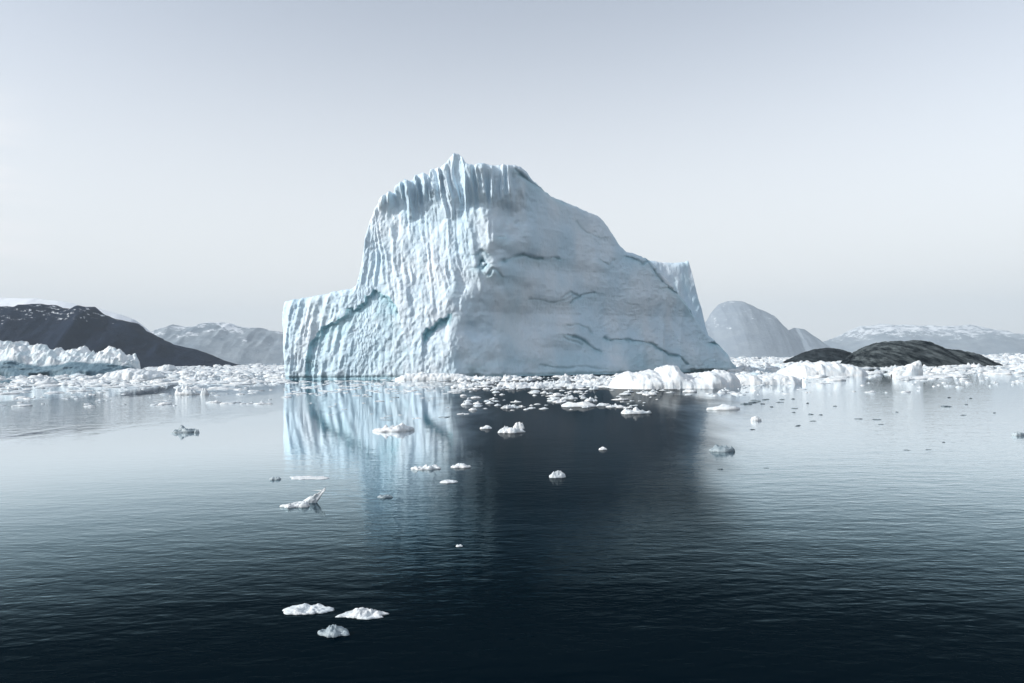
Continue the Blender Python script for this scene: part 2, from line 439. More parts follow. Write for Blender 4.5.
def face(X, Z):
    """depth of the berg's near face (smaller = nearer) and how blue and dark its ice is"""
    # seaward prow between a sunlit left flank and a shaded right flank
    d = X - xr_of(Z) 
    d = d + 3.2 * fbm(X / 9, Z / 8, o=4, seed=13) * np.exp(-(d / 7) ** 2)
    sl, sr, w = 0.24, 0.62, 7.0
    Yf = np.where(d < 0, -sl * d, sr * d)
    Yf = np.where(np.abs(d) < w, (sr - sl) / 2 * d + (sr + sl) / 4 * (d * d / w + w), Yf)
    lean = np.where(d < 0, 0.10, 0.10 + 0.16 * sstep(0, 20, d))
    Yf = 186 + Yf + lean * Z
    left = 1 - sstep(-5.0, 4.0, d)
    right = 1 - left
    # pixel-like coordinates of the face, for placing what the ice shows
    zt = Z
    hi = sstep(20, 24, Z)
    # --- fluted upper left flank
    xw = X + 0.10 * Z + 1.2 * fbm(X / 9, Z / 20, o=3, seed=11)
    f1 = 1 - np.abs(vnoise(xw / 2.7, Z / 30, seed=21)) * 2.0
    f2 = 1 - np.abs(vnoise(xw / 1.0, Z / 15, seed=23)) * 2.0
    f3 = fbm(xw / 0.7, Z / 5.0, o=2, seed=25)
    am = 0.55 + 0.45 * np.clip(1.6 * fbm(X / 6.0, Z / 9.0, o=2, seed=27), -1, 1)
    am2 = 0.55 + 0.45 * np.clip(1.6 * fbm(X / 4.0, Z / 5.0, o=2, seed=29), -1, 1)
    flute = 1.05 * am * f1 + 0.70 * am2 * f2 + 0.26 * f3 + 0.14 * fbm(xw / 1.0, Z / 3.5, o=4, seed=28, gain=0.65)
    zbot = np.interp(X, *np.array([bx(355, 290), bx(375, 292), bx(400, 305), bx(425, 322), bx(450, 312), bx(470, 290)]).T)
    fl = left * sstep(-2.5, 4.0, Z - zbot) * sstep(*[bx(352, 250)[0], bx(364, 250)[0]], X)
    disp = flute * fl * 0.62
    # big diagonal swells running down to the left
    sw = fbm((X * 0.8 + Z * 0.55) / 11, (Z - X * .3) / 30, o=2, seed=31)
    disp = disp + 1.9 * sw * left * sstep(12, 30, Z)
    # fluted rim that also crosses on to the right flank
    rim = sstep(*[bx(400, 219)[1], bx(400, 196)[1]], Z + 0.08 * (X + 20) + 2.6 * fbm(X / 4.5, Z / 9, o=3, seed=33)) * (1 - sstep(bx(512, 180)[0], bx(530, 180)[0], X))
    disp = disp + rim * (1.15 + 1.0 * f2 + 0.35 * f3) - 1.0 * np.exp(-((Z - bx(440, 214)[1] + 0.10 * X + 2.6 * fbm(X / 4.5, Z / 9, o=3, seed=33)) / 3.4) ** 2) * left
    # --- left shelf: slanted striations
    sh = (1 - sstep(bx(350, 250)[0], bx(362, 250)[0], X)) 
    xs_ = X - 0.20 * Z
    disp = disp + sh * (0.38 * (1 - 2 * np.abs(vnoise(xs_ / 2.3, Z / 9, seed=41))) + 0.22 * (1 - 2 * np.abs(vnoise(xs_ / 1.0, Z / 4, seed=43))))
    # left corner turned away
    disp = disp - 1.6 * (1 - sstep(bx(282, 330)[0], bx(291, 330)[0], X)) * sstep(8, 12, Z)
    # --- arch with blue ice under it
    blue = np.zeros(X.shape); dark = np.zeros(X.shape)
    awx = 0.8 * fbm(X / 3.5, Z / 3.5, o=4, seed=45, gain=0.6); X0, Z0 = X, Z
    dd, below = dist_poly(X, Z + awx, ARCH)
    inside = (below > 0) & (X > ARCH[0, 0]) & (X < bx(470, 340)[0])
    zl = np.interp(X, ARCH[:, 0], ARCH[:, 1])
    zl = np.where(X > ARCH[-1, 0], ARCH[-1, 1] - (X - ARCH[-1, 0]) * 3.2, zl)
    inside = (Z + awx < zl) & (X > ARCH[0, 0])
    m = inside * sstep(0, 0.5 + 1.0 * np.clip(0.5 + fbm(X / 3, Z / 3, o=2, seed=52), 0, 1), dd)
    disp = disp - m * 1.4 * np.exp(-dd / 3.4) 
    wob = 0.5 + 0.5 * np.clip(fbm(X / 2, Z / 3, o=3, seed=51), -1, 1)
    blue = np.maximum(blue, inside * np.exp(-dd / (1.2 + 2.6 * wob)) * 1.0)
    blue = np.maximum(blue, inside * sstep(0.1, 0.9, fbm((X * .8 - Z * .6) / 2.2, (Z * .8 + X * .6) / 7, o=3, seed=53)) * np.exp(-dd / 9.0) * 0.9)
    low = left * (Z < 24) * (1 - sh * 0.5) * (1 - fl)
    dg = (X * .75 - Z * .65)
    disp = disp + low * (0.36 * ridged(dg / 4.0, (Z * .75 + X * .65) / 9.0, o=3, seed=55) * 0.5 + 0.13 * fbm(X / 0.9, Z / 2.4, o=4, seed=57, gain=0.6))
    dd, below = dist_poly(X, Z + awx, LEDGE)
    zl = np.interp(X, LEDGE[:, 0], LEDGE[:, 1])
    ins = (Z + awx < zl) & (X > LEDGE[0, 0]) & (X < bx(452, 340)[0])
    disp = disp - ins * (1 - sstep(bx(444, 330)[0], bx(452, 330)[0], X)) * sstep(0, 0.4, dd) * 2.2 * np.exp(-dd / 3.0)
    blue = np.maximum(blue, ins * sstep(2.2, 1.1, dd))
    # --- smoother right flank
    r = right
    disp = disp + r * (1.3 * fbm(X / 13, Z / 13, o=2, seed=61) + 0.75 * vnoise((X + 5 * vnoise(X / 9, Z / 9, seed=60)) / 13, (Z + .12 * X) / 3.6, seed=62) * sstep(3, 9, Z) * sstep(36, 24, Z) * sstep(34, 14, X) + 0.26 * fbm((X + .2 * Z) / 3.8, (Z - .2 * X) / 5.5, o=3, seed=63) + 0.07 * ridged(X / 1.6, Z / 1.4, o=3, seed=65))
    disp = disp + r * 0.8 * (1 - 2 * np.abs(vnoise((X - .1 * Z) / 5.5, Z / 40, seed=67))) * sstep(38, 20, Z)
    sc = sstep(0.15, 0.75, fbm((X + .5 * Z) / 2.4, (Z - .35 * X) / 1.3, o=3, seed=69)) * sstep(bx(575, 300)[0], bx(610, 300)[0], X)
    disp = disp - 0.14 * sc * r
    dark = np.maximum(dark, 0.05 * sc * r)
    blue = np.maximum(blue, r * 0.55 * sstep(10, 0, Z) * (0.6 + 0.4 * fbm(X / 9, Z / 2, o=3, seed=71)))
    blue = np.maximum(blue, 0.14 * sstep(0.0, 0.9, fbm(X / 7, Z / 22, o=3, seed=73)))
    # broad hollow at the centre foot
    disp = disp - r * 1.6 * np.exp(-((X - bx(520, 340)[0]) / 9) ** 2) * sstep(28, 6, Z)
    # bright shoulder pillow above the centre cracks
    disp = disp + r * 1.5 * np.exp(-((X - bx(530, 250)[0]) / 9) ** 2 - ((Z - bx(530, 248)[1]) / 4) ** 2)
    jx = 0.3 * fbm(X / 2.6, Z / 2.6, o=3, seed=75); jz = 0.3 * fbm(X / 2.6, Z / 2.6, 5.5, o=3, seed=77)
    for P, a in CRACKS:
        x0, x1 = P[:, 0].min() - 2, P[:, 0].max() + 2
        if not ((X > x0) & (X < x1)).any(): continue
        dd, below = dist_poly(X + jx, Z + jz, P)
        wv = 0.5 + 0.5 * np.clip(2.0 * fbm(X / 2.4, Z / 2.4, o=3, seed=81), -1, 1)
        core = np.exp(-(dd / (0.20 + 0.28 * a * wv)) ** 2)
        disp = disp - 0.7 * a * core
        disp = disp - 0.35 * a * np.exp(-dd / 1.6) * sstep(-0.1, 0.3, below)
        dark = np.maximum(dark, np.clip(core * (0.06 + 0.62 * a * wv), 0, 0.85))  # blue-ice tone in the cracks, darkened to paint in their weak crease shade
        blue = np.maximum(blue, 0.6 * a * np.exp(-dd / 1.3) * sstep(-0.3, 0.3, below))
    # wave-cut notch at the water
    disp = disp - 0.35 * np.exp(-((Z - 0.25) / 0.4) ** 2)
    blue = np.maximum(blue, 0.5 * np.exp(-((Z - 0.2) / 0.7) ** 2))
    disp = disp + (0.09 * left + 0.03) * fbm(X / 0.6, Z / 0.9, o=3, seed=85)
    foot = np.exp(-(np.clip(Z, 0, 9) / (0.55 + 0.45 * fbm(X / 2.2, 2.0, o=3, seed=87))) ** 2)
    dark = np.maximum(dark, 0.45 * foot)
    return Yf - disp, np.clip(blue, 0, 1), np.clip(dark, 0, 1)

def berg_body(sil, Y, nf, nb, step, back, facefn, seed, overhang=0.0):
    P = poly(sil, Y)
    P[:, 1] = np.maximum(P[:, 1], 0.3)
    seg = np.hypot(np.diff(P[:, 0]), np.diff(P[:, 1])); s = np.concatenate([[0], np.cumsum(seg)])
    n = int(s[-1] / step)
    q = np.linspace(0, s[-1], n)
    X = np.interp(q, s, P[:, 0]); T = np.interp(q, s, P[:, 1])
    T = T + 0.16 * fbm(X / 0.7, 1.5, o=3, seed=seed) * np.clip(T / 6, 0, 1)
    order = np.argsort(X); X, T = X[order], T[order]
    sf = np.linspace(0, 1, nf)
    Zb = -2.0
    ZZ = Zb + (T[:, None] - Zb) * sf[None]
    XX = np.repeat(X[:, None], nf, 1)
    Yf, blue, dark = facefn(XX, ZZ)
    R = np.minimum(1.8, T * 0.5)[:, None]
    dd = np.clip((T[:, None] - ZZ) / R, 0, 1)
    Yf = Yf + R * 0.9 * (1 - np.sqrt(1 - (1 - dd) ** 2 * 0.999))
    # the cheeks at both ends turn away
    e0, e1 = X[0], X[-1]
    edge = np.minimum(X - e0, e1 - X)[:, None]
    Yf = Yf + 2.2 * (1 - np.sqrt(np.clip(1 - (1 - np.clip(edge / 2.0, 0, 1)) ** 2, 0, 1)))
    fade = np.clip(np.minimum(X - e0, e1 - X) / 14, 0, 1) ** 0.5
    sb = np.linspace(0, 1, nb + 1)[1:]
    ZB = T[:, None] + (Zb - T[:, None]) * sb[None] ** 1.2
    XB = np.repeat(X[:, None], nb, 1)
    rel = np.clip((T[:, None] - ZB) / (T[:, None] - Zb), 0, 1)
    YBk = Yf[:, -1:] + 0.4 + back * (0.15 + 0.85 * fade[:, None]) * (1 - (1 - rel) ** 2.2) ** 0.6 + 2.0 * fbm(XB / 8, ZB / 8, o=3, seed=seed + 2) * rel
    AX = np.concatenate([XX, XB], 1); AY = np.concatenate([Yf, YBk], 1); AZ = np.concatenate([ZZ, ZB], 1)
    if overhang:
        k = np.clip(1 - (AX - e0) / 14, 0, 1) ** 1.3
        AX = AX + overhang * k * sstep(16, 1, AZ)
    zeros = np.zeros(XB.shape)
    V = np.stack([AX, AY, AZ], -1)
    return V, np.concatenate([blue, zeros], 1), np.concatenate([dark, zeros], 1)

V1, b1, d1 = berg_body(SIL, None, 250, 40, 0.26, 38, face, 91, overhang=1.4)
def face2(X, Z):
    Y0 = 236.0 + 0.30 * (X - 36) + 0.16 * Z
    dsp = 0.5 * fbm(X / 6, Z / 9, o=3, seed=101) + 0.12 * fbm(X / 1.2, Z / 3, o=3, seed=103) + 0.3 * (1 - 2 * np.abs(vnoise(X / 2.5, Z / 20, seed=105)))
    return Y0 - dsp, 0.25 * sstep(0, 0.8, fbm(X / 3, Z / 9, o=2, seed=107)), np.zeros(X.shape)
SIL2 = [(600, 262), (625, 259), (640, 258), (652, 260), (665, 261), (680, 261), (688, 260), (692, 258), (694, 266), (697, 280), (701, 296), (704, 306), (707, 322), (711, 335), (716, 345), (722, 354), (729, 366), (734, 374)]
V2, b2, d2 = berg_body(SIL2, 243.0, 120, 24, 0.35, 22, face2, 111)
f1_ = grid_faces(V1.shape[0], V1.shape[1]); f2_ = grid_faces(V2.shape[0], V2.shape[1]) + V1.shape[0] * V1.shape[1]
Vall = np.concatenate([V1.reshape(-1, 3), V2.reshape(-1, 3)])
org = np.array([0, 205.0, 0])
me = mesh_from('iceberg', Vall - org, np.concatenate([f1_, f2_]), M_BERG, True, {'blue_ice': np.concatenate([b1.ravel(), b2.ravel()]), 'dark_ice_shade': np.concatenate([d1.ravel(), d2.ravel()])})
tag(link('iceberg', me, org), 'huge fluted iceberg with a pointed peak and low left shoulder rising from dark water', 'iceberg')

# ------------------------------------------------------------------ islets of rock
def islet(prof, Y, depth, mat, label, seed):
    px = [p[0] for p in prof]; py = [p[1] for p in prof]
    U = np.linspace(px[0], px[-1], 150); PY = np.interp(U, px, py)
    pts = np.array([at(a, b, Y)[:] for a, b in zip(U, PY)])
    X, T = pts[:, 0], np.maximum(pts[:, 2], 0.02)
    k = T.max()
    v = np.linspace(-1, 1, 90)
    XX = np.repeat(X[:, None], 90, 1); VV = np.repeat(v[None], 150, 0); TT = np.repeat(T[:, None], 90, 1)
    YY = Y + VV * depth * (0.25 + 0.75 * np.sqrt(TT / k))
    shp = np.clip(1 - np.abs(VV) ** 2.2, 0, 1) ** 0.8
    Z = TT * shp + k * 0.15 * (ridged((XX + YY * .8) / (k * 0.55), (YY - XX * .5) / (k * 1.2), o=4, seed=seed)) * np.clip(1 - shp ** 3, 0.15, 1) * shp + k * .02 * fbm(XX, YY, o=3, seed=seed + 9) * shp - 0.35
    me = mesh_from('rocky_islet', np.stack([XX - X.mean(), YY - Y, Z], -1), grid_faces(150, 90), mat)
    return tag(link('rocky_islet', me, (X.mean(), Y, 0)), label, 'rocky islet')
M_ISLE = mat_rock('islet_rock', (0.008, 0.015, 0.021), (0.14, 0.17, 0.18), 100, 200, 0.0, 0.24, bdist=1.6, warp=-28)
M_ISLE2 = mat_rock('islet_rock_dark', (0.008, 0.013, 0.018), (0.045, 0.06, 0.07), 100, 200, 0.0, 0.25, bdist=1.0, warp=-20)
islet([(844, 368), (850, 361), (857, 354), (866, 347), (880, 342), (897, 340), (905, 341), (913, 340), (920, 340), (927, 343), (938, 348), (950, 349), (965, 352), (975, 356), (985, 361), (995, 366), (1001, 369)], 262, 17, M_ISLE, 'larger dark grey rocky islet with pale streaks, rising behind the ice at right', 201)
islet([(788, 361), (797, 357), (805, 352), (815, 349), (828, 347.5), (838, 349), (846, 352), (855, 358), (862, 363)], 420, 20, M_ISLE2, 'smaller rounded black rocky islet behind a long white ice slab', 211)

# ------------------------------------------------------------------ floating ice
def chunk(seed, w, d, h, lump=0.5, nth=40, nr=12, ragged=0.25, peak=None, below=0.3, ease=2.5, lean=0.0):
    """irregular piece of floating ice: ragged outline, steep rim, lumpy top, foot under water"""
    th = np.linspace(0, 2 * np.pi, nth, endpoint=False)
    r = 1 + ragged * fbm(np.cos(th) * 1.3 + seed * 3.1, np.sin(th) * 1.3, seed * 1.7, o=4, seed=seed % 40, gain=0.6)
    rows = []
    for (rr, zz) in ((0.55, -below), (0.92, -below * 0.6), (1.0, -0.02 * h), (1.01, 0.15 * h)):
        rows.append((np.cos(th) * r * rr, np.sin(th) * r * rr, np.full(nth, zz)))
    for i in range(nr):
        q = 1 - (i + 0.6) / nr
        X = np.cos(th) * r * q; Y = np.sin(th) * r * q
        dome = (1 - q ** ease) ** 0.6
        n = fbm(X * 2.4 + seed * 5.3, Y * 1.7, seed * .7, o=4, seed=seed % 40 + 3, gain=0.55)
        z = h * (0.25 + 0.75 * dome * (1 - lump * 0.5 + lump * n))
        if peak:
            for (cx, cy, pr, ph) in peak:
                g = np.hypot(X - cx, (Y - cy) * 0.7) / pr
                z = z + h * ph * np.clip(1 - g, 0, 1) ** 1.3
        rows.append((X, Y, np.maximum(z, 0.1 * h)))
    V = np.stack([np.stack(c, -1) for c in rows], 1)       # nth, rows, 3
    V[..., 0] *= w / 2; V[..., 1] *= d / 2
    V[..., 0] += lean * np.clip(V[..., 2], 0, None)
    nrow = V.shape[1]
    Fq = grid_faces(nth, nrow, True)
    Vf = V.reshape(-1, 3)
    c0 = len(Vf)
    cz = V[:, -1, 2].mean()
    Vf = np.concatenate([Vf, [[0, 0, cz]]])
    ring = [(i * nrow + nrow - 1) for i in range(nth)]
    cap = np.array([[ring[i], ring[(i + 1) % nth], c0, c0] for i in range(nth)])
    return Vf, Fq, cap[:, :3]
def chunk_mesh(name, mat, seed, w, d, h, smooth=True, **kw):
    V, Fq, tri = chunk(seed, w, d, h, **kw)
    me = bpy.data.meshes.new(name)
    me.from_pydata(V.tolist(), [], Fq.tolist() + tri.tolist())
    me.polygons.foreach_set('use_smooth', np.full(len(me.polygons), smooth, dtype=bool))
    me.materials.append(mat); me.update()
    return me
def place(name, label, cat, px, py, wpx, hpx, mat, seed, group=None, depth=None, rz=0.0, wide=0.6, **kw):
    """py is the near waterline of the piece, wpx and hpx what it spans in the photograph"""
    p = on_water(px, py)
    m = p.y / F_PX
    w = wpx * m
    g = CAM_H / p.y
    d = depth if depth else min(w * wide, 0.6 * hpx * m / g + 0.2 * w)
    h = max(hpx * m - d * g, 0.35 * hpx * m)
    me = chunk_mesh(name, mat, seed, w, d, h, **kw)
    o = link(name, me, (p.x, p.y + d * 0.5, 0))
    o.rotation_euler.z = rz
    return tag(o, label, cat, group)

# the pieces one can tell apart
FL = 'ice_floe'
place(FL, 'elongated white lumpy floe, left one of the pair nearest the viewer', 'ice floe', 306, 615, 46, 12, M_WHITE, 301, lump=1.0, ragged=0.35, nth=70, nr=18)
place(FL, 'white crusty floe with an upturned right tip, right one of the pair nearest the viewer', 'ice floe', 358, 619, 44, 13, M_WHITE, 302, lump=1.1, ragged=0.4, nth=70, nr=18, peak=[(0.72, -0.2, 0.4, 0.6)], lean=0.6)
place(FL, 'grey half-submerged floe just below the pair nearest the viewer', 'ice floe', 333, 637, 26, 12, M_GREY, 303, lump=0.7, ragged=0.5, nth=60, nr=14)
place(FL, 'small white lump adrift alone in the dark reflection, left of the frame centre line', 'ice floe', 459, 547, 8, 3, M_WHITE, 304)
place(FL, 'two-lobed white floe with a raised right horn on pale water at left', 'ice floe', 295, 508, 27, 8, M_WHITE, 305, lump=0.9, ragged=0.5, nth=60)
place('ice_shard', 'upright pointed white shard leaning right beside the two-lobed floe', 'ice shard', 310, 503, 14, 11, M_WHITE, 306, lump=0.9, ragged=0.3, depth=0.16, lean=0.9)
place(FL, 'long thin flat white floe with a slanting end on the pale water', 'ice floe', 306, 480, 40, 4, M_WHITE, 307, lump=0.6, ragged=0.4)
place(FL, 'small grey floe left of the long thin flat one', 'ice floe', 274, 480, 12, 4, M_GREY, 308)
place(FL, 'oval white floe with a dark undercut edge, near the sunlit reflection', 'ice floe', 391, 432, 36, 9, M_WHITE, 309, lump=0.8, ragged=0.3, nth=60, nr=16)
place(FL, 'lumpy white floe on the streaked reflection, left of a pointed one', 'ice floe', 425, 470, 26, 7, M_WHITE, 310, lump=0.9, nth=60)
place(FL, 'white floe with a central hump and thin flat ends', 'ice floe', 460, 468, 20, 6, M_WHITE, 311, lump=0.8, ease=1.2, ragged=0.4)
place(FL, 'thin flat white sliver below the humped floe', 'ice floe', 448, 483, 19, 4, M_WHITE, 312, lump=0.4)
place(FL, 'faint grey-white scrap on the rippled streaks of the reflection', 'ice floe', 385, 498, 13, 4, M_GREY, 313)
place(FL, 'bright white rounded lump alone in the darkest water right of centre', 'ice floe', 557, 478, 14, 6.5, M_WHITE, 314, lump=1.0, nth=60, nr=16)
place(FL, 'jagged grey floe with a trailing fragment on pale water at left', 'ice floe', 181, 433, 24, 6.5, M_GREY, 315, lump=1.0, ragged=0.45, nth=60)
place(FL, 'tiny grey crumb at the right of the jagged grey floe', 'ice floe', 196, 433, 5, 4, M_GREY, 316)
place(FL, 'grey wedge-shaped floe on the bright rippled water at right', 'ice floe', 724, 452, 24, 7, M_GREY, 317, lump=0.8, ragged=0.4)
place(FL, 'small white floe on dark water above the lone bright lump', 'ice floe', 603, 450, 8, 3, M_WHITE, 318)
place(FL, 'ring of joined white floes, largest cluster in the dark reflection', 'ice floe', 510, 433, 24, 6, M_WHITE, 319, lump=1.0, ragged=0.5, nth=60)
place(FL, 'white floe directly left of the joined cluster', 'ice floe', 486, 429, 12, 3.5, M_WHITE, 320)
place(FL, 'round white knob at the right of the joined cluster', 'ice floe', 519, 429, 10, 7, M_WHITE, 321)
place(FL, 'upright small white growler on pale water, edge of the right berg reflection', 'ice floe', 757, 421, 10, 5, M_WHITE, 322)
place(FL, 'long flat white floe along the right edge of the berg reflection', 'ice floe', 726, 410, 30, 6, M_WHITE, 323)
place(FL, 'wide flat white floe in the middle of the scattered ice below the berg', 'ice floe', 579, 407, 34, 6, M_WHITE, 324, ragged=0.35)
place(FL, 'lumpy white floe row below the white growler heap', 'ice floe', 634, 414, 24, 6, M_WHITE, 325, lump=1.1, ragged=0.45)
place(FL, 'pale block-shaped growler standing in the slush at left', 'ice floe', 184, 395, 22, 8, M_WHITE, 326, lump=0.8, nth=60)
place(FL, 'slim upright white growler right of the pale block-shaped one', 'ice floe', 204, 395, 8, 7, M_WHITE, 327, lump=0.5)
place(FL, 'grey-edged floe at the right border of the view', 'ice floe', 1020, 436, 12, 5, M_GREY, 328)

# larger bodies of ice
def slab(name, label, cat, prof, py, depth, mat, seed, nv=44, rough=0.10, shade_dip=None):
    """long low body of ice given by its skyline; py = its waterline"""
    px = [p[0] for p in prof]; yy = [p[1] for p in prof]
    pc = on_water(sum((px[0], px[-1])) / 2, py)
    Y = pc.y + depth * 0.5
    n = max(60, int((px[-1] - px[0]) * 1.6))
    U = np.linspace(px[0], px[-1], n); PY = np.interp(U, px, yy)
    pts = np.array([at(a, b, Y)[:] for a, b in zip(U, PY)])
    X, T = pts[:, 0], np.maximum(pts[:, 2], 0.05)
    k = T.max()
    T = np.maximum(T + k * rough * fbm(X / (k * .8), seed * 1.3, o=4, seed=seed % 50), 0.04)
    v = np.linspace(-1, 1, nv)
    XX = np.repeat(X[:, None], nv, 1); VV = np.repeat(v[None], n, 0); TT = np.repeat(T[:, None], nv, 1)
    e = np.clip(np.minimum(X - X[0], X[-1] - X) / (k * 1.2), 0, 1) ** .5
    zc = TT * np.clip(1 - np.abs(VV) ** 3.0, 0, 1) ** 0.6 / k
    YY = Y + VV * depth * .5 * (0.15 + 0.85 * e[:, None]) + 0.13 * k * fbm(XX / (k * 1.1), zc * 1.6, VV, o=5, seed=seed % 50 + 2, gain=0.6) + 0.02 * k * ridged(XX / (k * .5), zc * 3 , VV * 2, o=3, seed=seed % 50 + 6)
    if shade_dip is not None:
        sx_, sh_ = shade_dip
        lip = np.interp(U, sx_, sh_)[:, None] * TT          # smooth undercut wall up to a lip, broken ice above it
        s = (VV + 1) / 2
        Z = np.where(s < 0.30, lip * np.clip(s / 0.30, 0, 1) ** .6, lip + (TT - lip) * np.sin(np.clip((s - 0.30) / 0.45, 0, 1) * np.pi / 2))
        Z = np.where(s > 0.75, TT * np.clip((1 - s) / 0.25, 0, 1) ** .5, Z)
        YY = YY + np.where(s < 0.30, 0.10 * depth * (1 - s / 0.30), 0)
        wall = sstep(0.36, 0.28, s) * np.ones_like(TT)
        Z = Z + np.where(s > 0.33, 1, 0) * k * 0.09 * ridged(XX / (k * .35), YY / (k * .35), o=3, seed=seed % 50 + 7) * np.clip((1 - s) * 4, 0, 1)
    else:
        shp = np.clip(1 - np.abs(VV) ** 3.0, 0, 1) ** 0.6
        Z = TT * shp * (1 + 0.28 * fbm(XX / (k * .7), YY / (k * .7), o=4, seed=seed % 50 + 4) * (1 - shp ** 6))
    Z = Z + k * 0.10 * fbm(XX / (k * .42), YY / (k * .42), o=4, seed=seed % 50 + 9) * np.clip(1.05 - VV ** 2, 0, 1) * np.clip(TT / k * 2, 0, 1) * (np.clip((VV + 1) / 2 - .33, 0, .1) * 10 if shade_dip is not None else 1)
    Z = Z - 0.3 * (np.abs(VV) > 0.999) - 0.05
    c = np.array([X.mean(), Y, 0])
    if shade_dip is None: wall = np.zeros(TT.shape)
    me = mesh_from(name, np.stack([XX, YY, Z], -1) - c, grid_faces(n, nv), mat, True, {'wall': wall})
    return tag(link(name, me, c), label, cat)
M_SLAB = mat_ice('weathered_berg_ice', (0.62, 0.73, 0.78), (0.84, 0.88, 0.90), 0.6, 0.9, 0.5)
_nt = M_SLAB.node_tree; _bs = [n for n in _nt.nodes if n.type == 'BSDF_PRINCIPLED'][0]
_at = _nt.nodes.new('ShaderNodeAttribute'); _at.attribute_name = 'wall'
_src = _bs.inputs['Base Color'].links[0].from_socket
_nt.links.new(mixc(_nt, _at.outputs['Fac'], _src, (0.13, 0.22, 0.28)), _bs.inputs['Base Color'])  # blue ice wall, its colour also darkened for the shade under the lip
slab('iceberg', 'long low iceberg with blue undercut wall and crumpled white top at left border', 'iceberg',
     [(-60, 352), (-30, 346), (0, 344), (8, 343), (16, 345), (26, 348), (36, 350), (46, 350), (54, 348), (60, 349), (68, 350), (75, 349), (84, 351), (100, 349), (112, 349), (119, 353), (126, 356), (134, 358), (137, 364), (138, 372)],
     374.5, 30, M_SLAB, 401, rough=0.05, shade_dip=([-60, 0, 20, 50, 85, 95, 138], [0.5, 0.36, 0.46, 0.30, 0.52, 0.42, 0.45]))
slab('growler', 'largest white heap of ice, sharp peaked, at the foot of the shaded berg face', 'growler',
     [(609, 388), (612, 381), (618, 376), (628, 373), (640, 373), (650, 372), (657, 371), (663, 366), (669, 364), (673, 365), (680, 372), (687, 376), (697, 375), (707, 373), (716, 372), (724, 372), (731, 376), (738, 381)],
     389, 13, M_WHITE, 405, rough=0.06)
slab('growler', 'long flat-topped white slab of ice in front of the small black islet', 'growler',
     [(778, 376), (784, 370), (790, 368), (798, 364), (808, 363), (814, 364), (822, 363), (828, 362), (836, 364), (846, 365), (855, 367), (860, 371), (864, 375)],
     377, 14, M_WHITE, 407, rough=0.05)
slab('growler', 'blocky white growler with a slanted top in front of the large grey islet', 'growler',
     [(892, 374), (895, 368), (902, 366), (910, 364), (918, 362), (921, 366), (922, 374)], 377, 4, M_WHITE, 409, rough=0.03)
slab('growler', 'low white ice hummock at the right foot of the great iceberg', 'growler',
     [(722, 380), (730, 377), (745, 374), (760, 375), (775, 373), (790, 376), (800, 379)], 385, 7, M_WHITE, 411)
slab('growler', 'small snowy dome of ice in front of the dark mountain slope', 'growler',
     [(158, 371), (161, 367), (166, 365), (172, 365), (176, 368), (178, 372)], 372.5, 12, M_WHITE, 413, rough=0.04)
slab('growler', 'low pale ice heap between the left iceberg and the snowy dome', 'growler',
     [(100, 379), (110, 373), (120, 370), (135, 369), (150, 370), (158, 374), (165, 377)], 380, 10, M_WHITE, 415)
slab('growler', 'white ice ledge along the waterline of the sunlit berg face', 'growler',
     [(395, 378), (405, 374), (420, 373), (440, 373), (455, 374), (470, 376), (488, 378)], 380, 5, M_WHITE, 417)

# ---- scattered pack ice: the largest as objects, the rest one mass
rnd = random.Random(11)
pieces = []       # px, py (near waterline), width px, height px, kind, zone
def scatter(n, x0, x1, y0, y1, w0, w1, zone, mat='white', asp=(0.22, 0.45), bias=1.0, tilt=True, clump=0.0):
    cl = [(rnd.uniform(x0, x1), rnd.random()) for _ in range(max(1, int(n / 9)))]
    k = 0
    while k < n:
        if clump and rnd.random() < clump:
            c = rnd.choice(cl); px = c[0] + rnd.gauss(0, (x1 - x0) * .04); t = min(max(c[1] ** bias + rnd.gauss(0, .06), 0), 1)
            if not x0 < px < x1: continue
        else:
            px = rnd.uniform(x0, x1); t = rnd.random() ** bias
        dy = y0 + (y1 - y0) * t
        py = horizon(px) + dy
        if px < 140 and dy < 10.5: continue
        w = w0 + (w1 - w0) * rnd.random() ** 2.2
        w *= (0.35 + 0.65 * min(dy / max(y1, 1), 1))
        pieces.append((px, py, w, max(w * rnd.uniform(*asp), 0.9), mat, zone)); k += 1
# dy = rows below the horizon
scatter(640, -20, 286, 5, 21, 3, 22, 'left', bias=1.0, asp=(0.07, 0.26))
scatter(16, -20, 286, 12, 27, 25, 48, 'left', asp=(0.04, 0.08))
scatter(70, -20, 286, 20, 29, 3, 22, 'left', asp=(0.06, 0.16))
scatter(60, -20, 290, 30, 42, 3, 16, 'left', bias=1.6, clump=.5, asp=(0.08, 0.18))
scatter(200, 284, 462, 19, 34, 3, 15, 'lit', bias=1.2, asp=(0.07, 0.18))
scatter(26, 310, 470, 34, 60, 3, 12, 'lit', mat='mix', bias=1.4, asp=(0.1, 0.2))
scatter(330, 455, 625, 18.5, 31, 2.5, 19, 'dark', bias=1.0, asp=(0.14, 0.34))
scatter(150, 462, 660, 29, 52, 2.5, 14, 'dark', bias=1.5, clump=.55, asp=(0.16, 0.36))
scatter(80, 610, 760, 27, 40, 3, 14, 'dark', bias=1.3, asp=(0.12, 0.3))
scatter(620, 735, 1045, 3.5, 21, 3, 22, 'right', bias=0.9, asp=(0.07, 0.28))
scatter(16, 735, 1045, 12, 25, 25, 48, 'right', asp=(0.04, 0.08))
scatter(80, 735, 1045, 19, 27, 3, 22, 'right', asp=(0.07, 0.2))
scatter(70, 730, 1045, 26, 40, 3, 14, 'right', mat='mix', bias=1.5, clump=.5, asp=(0.08, 0.2))
scatter(60, 745, 1045, 44, 76, 2.5, 11, 'specks', mat='clear', bias=1.3, clump=.6, asp=(0.08, 0.2))
